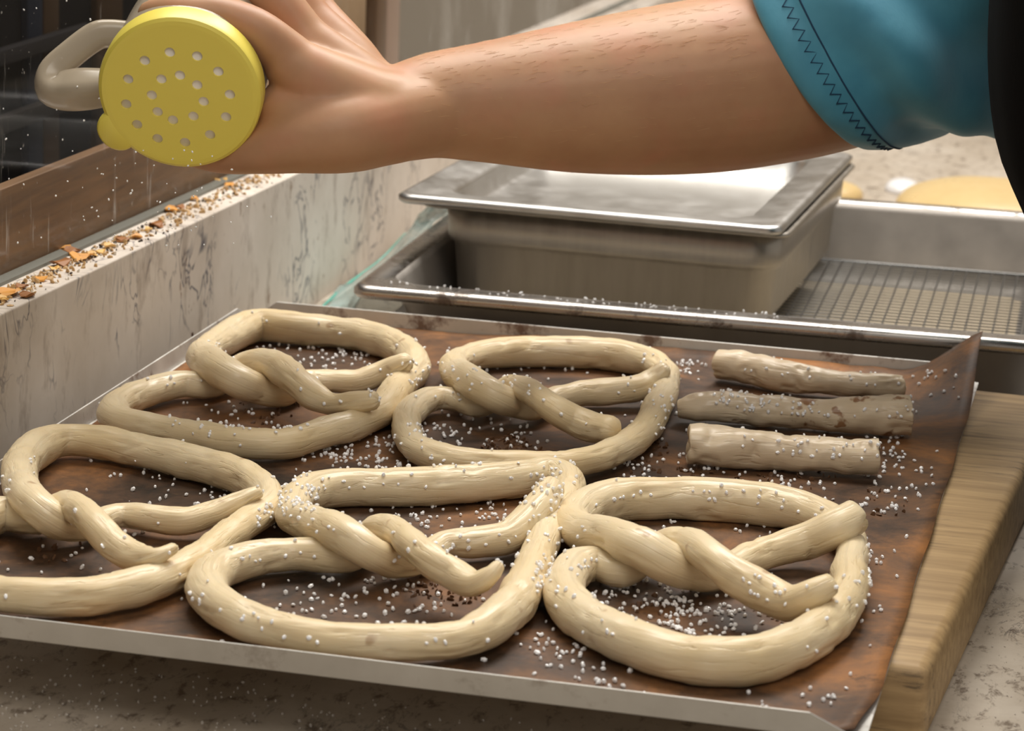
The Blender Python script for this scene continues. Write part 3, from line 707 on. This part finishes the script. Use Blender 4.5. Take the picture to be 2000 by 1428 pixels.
for nm, mt, cnt, lab, rr in (('pale_crumbs', TAN, 520, 'pale tan crumbs and sesame strewn along the marble ledge', (.06, .17)), ('dark_crumbs', SEED, 330, 'tiny dark crumbs strewn along the marble ledge', (.04, .10)), ('ledge_salt', m_plain('ledge_salt', sc(226, 216, 200), .5), 420, 'white salt specks strewn along the marble ledge', (.05, .11))):
    pts = []
    for k in range(cnt):
        y = rnd.uniform(20, 96); x = XG+1.0+abs(rnd.gauss(0, 1.0))
        if x < XW-.15: pts.append((Vector((x, y, zl(y)+.05)), rnd.uniform(*rr)))
    o = grains(nm, pts, mt, squash=(1.2, 1, .5)); prop(o, lab, 'crumbs')

# ------------------------------------------------------------------ the shaker
DJ = 147.0
LC = atd(350, 184, DJ)
toc = (CAM-LC).normalized()
tl = math.radians(27)
NL = (toc*math.cos(tl) + (UP*-.86-RGT*.36).normalized()*math.sin(tl)).normalized()     # out of the lid
LX = RGT - NL*RGT.dot(NL); LX.normalize(); LY = NL.cross(LX)
def jl(a, b, c): return LC + LX*a + LY*b + NL*c          # lid coordinates
e = empty('salt_shaker', LC-Vector((0, 0, 6)), 'clear handled salt shaker with perforated yellow lid tipped in the hand', 'shaker')
RL = 4.36
def lathe(prof, seg=64, close=True):
    V, F = [], []
    for (r_, c) in prof:
        for j in range(seg):
            t = 2*math.pi*j/seg; V.append(jl(r_*math.cos(t), r_*math.sin(t), c))
    for i in range(len(prof)-1):
        for j in range(seg):
            a, b = i*seg+j, i*seg+(j+1) % seg; F.append((a, b, b+seg, a+seg))
    if close: F.append(tuple(range(seg))[::-1]); F.append(tuple(range((len(prof)-1)*seg, len(prof)*seg)))
    return V, F
# lid: a closed cap, hollow underneath
V, F = lathe([(RL-.22, -1.5), (RL, -1.5), (RL+.02, -.35), (RL-.05, -.14), (RL-.22, -.02), (RL-.45, 0), (0.01, 0.0)], close=False)
V2, F2 = lathe([(RL-.22, -1.5), (RL-.22, -.25), (0.01, -.25)], close=False)
b0 = len(V); V += V2; F += [tuple(i+b0 for i in f)[::-1] for f in F2]
lidm = mk('lid', V, F, YELLOW, e)
lidm['label'] = 'perforated yellow plastic lid'
bm = bmesh.new(); bm.from_mesh(lidm.data); bmesh.ops.remove_doubles(bm, verts=bm.verts, dist=.00012); bmesh.ops.recalc_face_normals(bm, faces=bm.faces); bm.to_mesh(lidm.data); bm.free()
holes = [(1085,410),(1300,440),(890,475),(1465,560),(1165,590),(760,620),(1020,620),(1300,665),(945,745),(1555,740),(745,815),(1350,795),(990,875),(1270,910),(1525,915),(1110,940),(830,975),(990,1085),(1205,1115),(1400,1055)]
HV, HF = [], []
for (zx, zy) in holes:
    px, py = 60+zx/4, zy/4
    d = ray(px, py); q = CAM + d*((LC-CAM).dot(NL)/d.dot(NL))
    b = len(HV); n = 14
    for c in (.3, -.6):
        for j in range(n):
            t = 2*math.pi*j/n; HV.append(q + LX*.285*math.cos(t)+LY*.285*math.sin(t)+NL*c)
    HF += [tuple(b+j for j in range(n)), tuple(b+n+j for j in range(n))[::-1]]
    HF += [(b+j, b+n+j, b+n+(j+1) % n, b+(j+1) % n) for j in range(n)]
cut = mk('cutter', HV, HF, YELLOW, smooth=False)
bm = bmesh.new(); bm.from_mesh(cut.data); bmesh.ops.recalc_face_normals(bm, faces=bm.faces); bm.to_mesh(cut.data); bm.free()
md = lidm.modifiers.new('holes', 'BOOLEAN'); md.operation = 'DIFFERENCE'; md.object = cut; md.solver = 'EXACT'
dg = bpy.context.evaluated_depsgraph_get(); dg.update()
new = bpy.data.meshes.new_from_object(lidm.evaluated_get(dg)); lidm.modifiers.clear(); lidm.data = new
for p in new.polygons: p.use_smooth = False
bpy.data.objects.remove(cut)
bm = bmesh.new(); bm.from_mesh(new)
for f in bm.faces: f.smooth = abs(f.normal.dot(NL)) < .985
for ed in bm.edges:
    if len(ed.link_faces) == 2 and ed.calc_face_angle(0) > .6: ed.smooth = False
bm.to_mesh(new); bm.free()
# thumb tab of the lid
d = ray(222, 262); q = CAM + d*((LC-CAM).dot(NL)/d.dot(NL)); ctr = LC + (q-LC).normalized()*4.25; ax = (q-LC).normalized(); ay = NL.cross(ax)
V, F = [], []; n = 32
for (k, c) in ((.86, -.55), (1, -.45), (1, -.12), (.88, -.02)):
    for j in range(n):
        t = 2*math.pi*j/n; V.append(ctr + ax*math.cos(t)*1.0*k + ay*math.sin(t)*1.15*k + NL*c)
for i in range(3):
    for j in range(n): F.append((i*n+j, i*n+(j+1) % n, (i+1)*n+(j+1) % n, (i+1)*n+j))
F += [tuple(range(n))[::-1], tuple(range(3*n, 4*n))]
mk('thumb_tab', V, F, YELLOW, e)
# body and handle
V, F = lathe([(3.9, -1.3), (4.05, -1.6), (4.0, -6), (3.75, -12), (3.5, -12.6), (0.01, -12.7)], close=False)
bd = mk('body', V, F, CLEAR, e); s_ = bd.modifiers.new('t', 'SOLIDIFY'); s_.thickness = .0015; s_.offset = -1
V, F = lathe([(0.01, -.12), (3.7, -.12), (3.7, -2.4), (3.4, -3.0), (0.01, -3.4)], close=False); 
sl = mk('salt_fill', V, F, m_plain('salt_fill', sc(240, 234, 226), .7), e); sl['label'] = 'white salt inside the shaker'
hp = [(268,70,5.2,.74),(215,66,5.0,.76),(185,72,4.9,.78),(140,105,4.7,.78),(103,140,4.5,.80),(100,168,4.3,.86),(125,176,4.2,.95),(165,174,4.0,1.0),(225,170,3.8,.85)]
smp = catmull([(*atd(px, py, DJ+dd), r_) for px, py, dd, r_ in hp], 50)[0]
V, F, U = sweep(smp, 20, 'round', prof=lambda t: 1/max(abs(math.cos(t)), abs(math.sin(t)))**.75, up=UP)
mk('handle', V, F, CLEAR, e)

# ------------------------------------------------------------------ the person: arm, hand and torso as one skin
def HT(L, n=24, seg=20):                     # (px, py, depth offset, radius px) -> tube
    smp = [(*atd(a, b, DJ+c), r_*(DJ+c)/FPX) for a, b, c, r_ in L]
    return sweep(catmull(smp, n)[0], seg, 'round')[:2]
pieces = []
pieces.append(HT([(620,205,4.4,84),(700,214,5.2,94),(770,222,6,95),(850,206,6.8,104),(950,200,7.6,119),(1100,193,8.8,144),(1250,181,10,162),(1400,165,11.2,172),(1550,142,12.4,172),(1640,125,13.2,168)], 50, 32))
# back of the hand: metacarpals, web and heel
pieces.append(HT([(850,200,7.2,70),(745,215,4.5,80),(650,175,3.0,72),(560,120,1.9,54)]))
pieces.append(HT([(850,200,7.2,70),(745,205,5.5,78),(660,140,4.8,66),(585,70,4.4,50)]))
pieces.append(HT([(850,200,7.2,70),(748,205,7.0,74),(670,115,6.8,60),(600,35,6.9,46)]))
pieces.append(HT([(850,200,7.2,70),(750,210,8.2,68),(680,110,8.6,54),(615,20,9.3,40)]))
pieces.append(HT([(880,210,6.8,84),(745,232,4.9,88),(660,240,3.4,92),(590,235,2.9,80),(545,205,2.8,56)]))
pieces.append(HT([(880,215,6.6,82),(750,238,4.3,86),(670,258,2.6,82),(580,275,2.2,66),(500,294,2.5,48),(430,306,3.4,34),(370,296,4.4,29),(330,285,5.0,25)], 40))
pieces.append(HT([(640,170,5.0,85),(590,140,4.5,66)]))
# fingers over the top of the shaker
pieces.append(HT([(565,112,1.9,50),(500,58,1.0,43),(430,31,.9,40),(360,26,.7,40),(314,27,1.1,34),(290,28,1.5,27)], 36))
pieces.append(HT([(588,65,4.4,48),(530,-10,4.1,43),(450,-52,4.6,38),(375,-62,5.4,34),(335,-52,6.0,27)], 36))
pieces.append(HT([(602,32,6.9,45),(550,-45,6.8,40),(475,-92,7.2,36),(405,-102,8.0,32),(368,-94,8.5,26)], 36))
pieces.append(HT([(616,15,9.3,39),(575,-50,9.4,35),(510,-100,9.8,31),(450,-112,10.4,28),(420,-106,10.8,24)], 36))
# upper arm, shoulder, torso (facing the upstand)
el = atd(1640, 125, DJ+13.2)
SH = Vector((57, 57.5, 40))
pieces.append(sweep(catmull([(el.x, el.y, el.z, 4.6), (el.x+6, el.y+4, el.z+7, 4.6), (SH.x-4, SH.y-1, SH.z-5, 5.2), (SH.x+2, SH.y-4, SH.z+1, 6)], 30)[0], 28, 'round')[:2])
TC = [(69, 41, -24, 11, 15.5), (67, 41, -6, 10.4, 15), (62.3, 41, 10, 9.8, 14.5), (59.2, 41, 18, 10.2, 14.5), (58.6, 41, 28, 10.5, 15), (59, 41, 38, 10, 16), (60, 41, 45, 7.5, 14), (60.5, 41, 49, 5, 7), (60.5, 41, 56, 5, 5.2)]
def torso(grow, z0=None, z1=None, seg=44, fold=0):
    rings = catmull([(a, b, c, d+grow, e_+grow) for a, b, c, d, e_ in TC], 60)[0]
    rings = [q for q in rings if (z0 is None or q[2] >= z0) and (z1 is None or q[2] <= z1)]
    V, F = [], []
    for (a, b, c, d, e_) in rings:
        for j in range(seg):
            t = 2*math.pi*j/seg; f = 1+fold*noise.noise(Vector((math.cos(t)*2, math.sin(t)*2, c*.05)))
            V.append(Vector((a+d*f*math.cos(t), b+e_*f*math.sin(t), c)))
    for i in range(len(rings)-1):
        for j in range(seg): F.append((i*seg+j, i*seg+(j+1) % seg, (i+1)*seg+(j+1) % seg, (i+1)*seg+j))
    F += [tuple(range(seg))[::-1], tuple(range((len(rings)-1)*seg, len(rings)*seg))]
    return V, F
pieces.append(torso(0))
V, F = [], []
for (v, f) in pieces:
    b = len(V); V += list(v); F += [tuple(i+b for i in q) for q in f]
PB = Vector((62, 41, -24))
pe = empty('person', PB, 'person in teal shirt and black apron reaching out to shake salt', 'person')
body = mk('body', V, F, SKIN, pe)
body['label'] = 'bare forearm and hand gripping the shaker'
bm = bmesh.new(); bm.from_mesh(body.data); bmesh.ops.recalc_face_normals(bm, faces=bm.faces); bm.to_mesh(body.data); bm.free()
rm = body.modifiers.new('remesh', 'REMESH'); rm.mode = 'VOXEL'; rm.voxel_size = .0019
smo = body.modifiers.new('smooth', 'SMOOTH'); smo.factor = .5; smo.iterations = 9
dg = bpy.context.evaluated_depsgraph_get(); dg.update()
new = bpy.data.meshes.new_from_object(body.evaluated_get(dg)); body.modifiers.clear(); body.data = new
for p in new.polygons: p.use_smooth = True
if not new.materials: new.materials.append(SKIN)
# fine pale hair on the forearm
rh = random.Random(3); V, F = [], []; wr_ = atd(760, 225, DJ+6); ad = (el-wr_).normalized(); nv = len(new.vertices); got = 0; tries = 0
while got < 420 and tries < 200000:
    tries += 1
    v = new.vertices[rh.randrange(nv)]; q = v.co/S + WL[body.name]; t = (q-wr_).dot(ad)
    if not (1.5 < t < 20) or (q-wr_-ad*t).length > 6.5: continue
    n_ = v.normal
    if n_.dot(FWD) > .2 or n_.z < -.45 or rh.random() > .35+.65*max(0, n_.z): continue
    d_ = (-ad + Vector((rh.gauss(0, .15), rh.gauss(0, .15), rh.gauss(0, .15)))); d_ = (d_-n_*d_.dot(n_)).normalized(); L_ = rh.uniform(.35, .8)
    s2 = d_.cross(n_)*.006; b = len(V); q = q + n_*.002
    for (c_, k) in ((q, 1), (q+d_*L_*.5+n_*.014, .9), (q+d_*L_+n_*.018, .3)):
        V += [c_-s2*k, c_+s2*k, c_+n_*.009*k]
    for k in (0, 3): F += [(b+k, b+k+1, b+k+4, b+k+3), (b+k+1, b+k+2, b+k+5, b+k+4), (b+k+2, b+k, b+k+3, b+k+5)]
    got += 1
hr = mk('arm_hair', V, F, m_plain('pale_hair', sc(226, 186, 140), .4), pe); hr['kind'] = 'stuff'
# sleeve: rings from hem to shoulder
hem = atd(1590, 95, DJ+13)
DS = DJ+12.5
sc_ = DS/FPX
def ring_at(cpx, cpy, dd, ax_px, by, dr):
    """ax_px: half axis vector in image px; depth half axis dr (cm)"""
    c = atd(cpx, cpy, DJ+dd); a = (RGT*ax_px[0]-UP*ax_px[1])*sc_
    tx = Vector((ax_px[0], ax_px[1], 0)).normalized()
    n_ = (RGT*(-tx.y)*-1+UP*(tx.x)); b_ = -FWD*dr + (RGT*(-by)*tx.y + UP*(-by)*tx.x)*sc_
    return c, a, b_
RINGS = [(1585,92,13.0,(112,196),95,6.0), (1600,82,13.1,(116,206),95,6.5), (1650,65,13.5,(108,222),82,6.9), (1720,52,14,(94,232),66,7.2), (1800,38,15,(74,240),46,7.4), (1880,16,16.5,(58,246),30,7.6), (1960,-20,18.5,(48,252),16,7.8), (2060,-90,21,(60,262),0,8.0)]
V, F = [], []; seg = 64
rg = []
for k in range(len(RINGS)): rg.append(ring_at(*RINGS[k]))
flat = [(*c, *a, *b) for c, a, b in rg]
fine = catmull(flat, 46)[0]
for i, q in enumerate(fine):
    c, a, b = Vector(q[:3]), Vector(q[3:6]), Vector(q[6:9])
    for j in range(seg):
        t = 2*math.pi*j/seg
        p0 = c + a*math.cos(t)+b*math.sin(t); out = (a.normalized()*math.cos(t)+b.normalized()*math.sin(t))
        f = sst(0, 12, i)*(1-.3*sst(30, 45, i))
        d = .75*f*math.sin(i*.27+3.0*t+noise.noise(p0*.1)*2.5) + .7*f*noise.noise(p0*.2) + .14*noise.noise(Vector((i*.25, math.cos(t)*5, math.sin(t)*5)))
        if i == 4: d -= .12
        V.append(p0+out*d)
for i in range(len(fine)-1):
    for j in range(seg): F.append((i*seg+j, (i+1)*seg+j, (i+1)*seg+(j+1) % seg, i*seg+(j+1) % seg))
SV = V
sl = mk('shirt_sleeve', V, F, TEAL, pe); sl['label'] = 'teal short sleeve with zigzag stitched hem'
s_ = sl.modifiers.new('t', 'SOLIDIFY'); s_.thickness = .002; s_.offset = 0
ss_ = sl.modifiers.new('ss', 'SUBSURF'); ss_.levels = 1; ss_.render_levels = 1
# zigzag stitching, a short way in from the hem
for (rowa, rowb, tag_, amp) in ((3, 4, 'z', 1), (5, 5, 's', 0)):
    P = []
    for j in range(seg*2+1):
        jj = (j//2) % seg; jn = (jj+(j % 2)) % seg
        ra = rowa if j % 2 else rowb
        q = SV[ra*seg+jj]
        if j % 2: q = (SV[ra*seg+jj]+SV[ra*seg+(jj+1) % seg])/2
        i4 = (SV[4*seg+jj]-Vector(fine[4][:3])).normalized()
        P.append((*(q+i4*.10), .06 if amp else .05))
    V, F, U = sweep([list(p) for p in P], 6, 'none'); mk('stitching', V, F, THREAD, sl)
# shirt on the torso and the apron over it
V, F = torso(.6, -22, 46, fold=.01); sh = mk('shirt', V, F, TEAL, pe)
V, F = torso(1.5, -23, 36, fold=.045)
ap = mk('apron', V, F, BLACK, pe); ap['label'] = 'black cloth apron'

# trousers and shoes, standing on the floor beside the counter
V, F = [], []
for yy in (33.5, 48.5):
    v, f, _ = sweep(catmull([(69, yy, -20, 9.6), (69.5, yy, -40, 8.6), (69.5, yy, -58, 7.2), (70, yy, -78, 6.6), (70, yy, -91, 6.2)], 40)[0], 28, 'none')
    b = len(V); V += v; F += [tuple(i+b for i in q) for q in f]
mk('trousers', V, F, m_cloth('dark_trousers', sc(30, 32, 40), sc(38, 40, 50)), pe)
for yy in (33.5, 48.5):
    v, f, _ = sweep(catmull([(73, yy, -91.6, 3.2), (68, yy, -91.2, 3.7), (60, yy, -91.8, 3.1), (54, yy, -92.5, 2.3)], 24)[0], 20, 'round')
    mk('shoe', [Vector((q.x, q.y, max(q.z, -94.95))) for q in v], f, m_plain('black_shoe', sc(20, 20, 20), .5), pe)
# ------------------------------------------------------------------ salt falling from the lid
rnd = random.Random(21); pts = []
for k in range(46): pts.append((atd(rnd.gauss(330, 90), rnd.uniform(900, 1060), rnd.uniform(138, 146)), rnd.uniform(.035, .06)))
for k in range(60): pts.append((atd(rnd.gauss(270, 110), rnd.uniform(290, 480), rnd.uniform(141, 146)), rnd.uniform(.035, .065)))
for k in range(26): pts.append((atd(rnd.uniform(0, 330), rnd.uniform(0, 330), rnd.uniform(148, 156)), rnd.uniform(.04, .07)))
o = grains('falling_salt', pts, SALT); prop(o, 'white salt grains falling from the shaker towards the pretzels', 'salt')
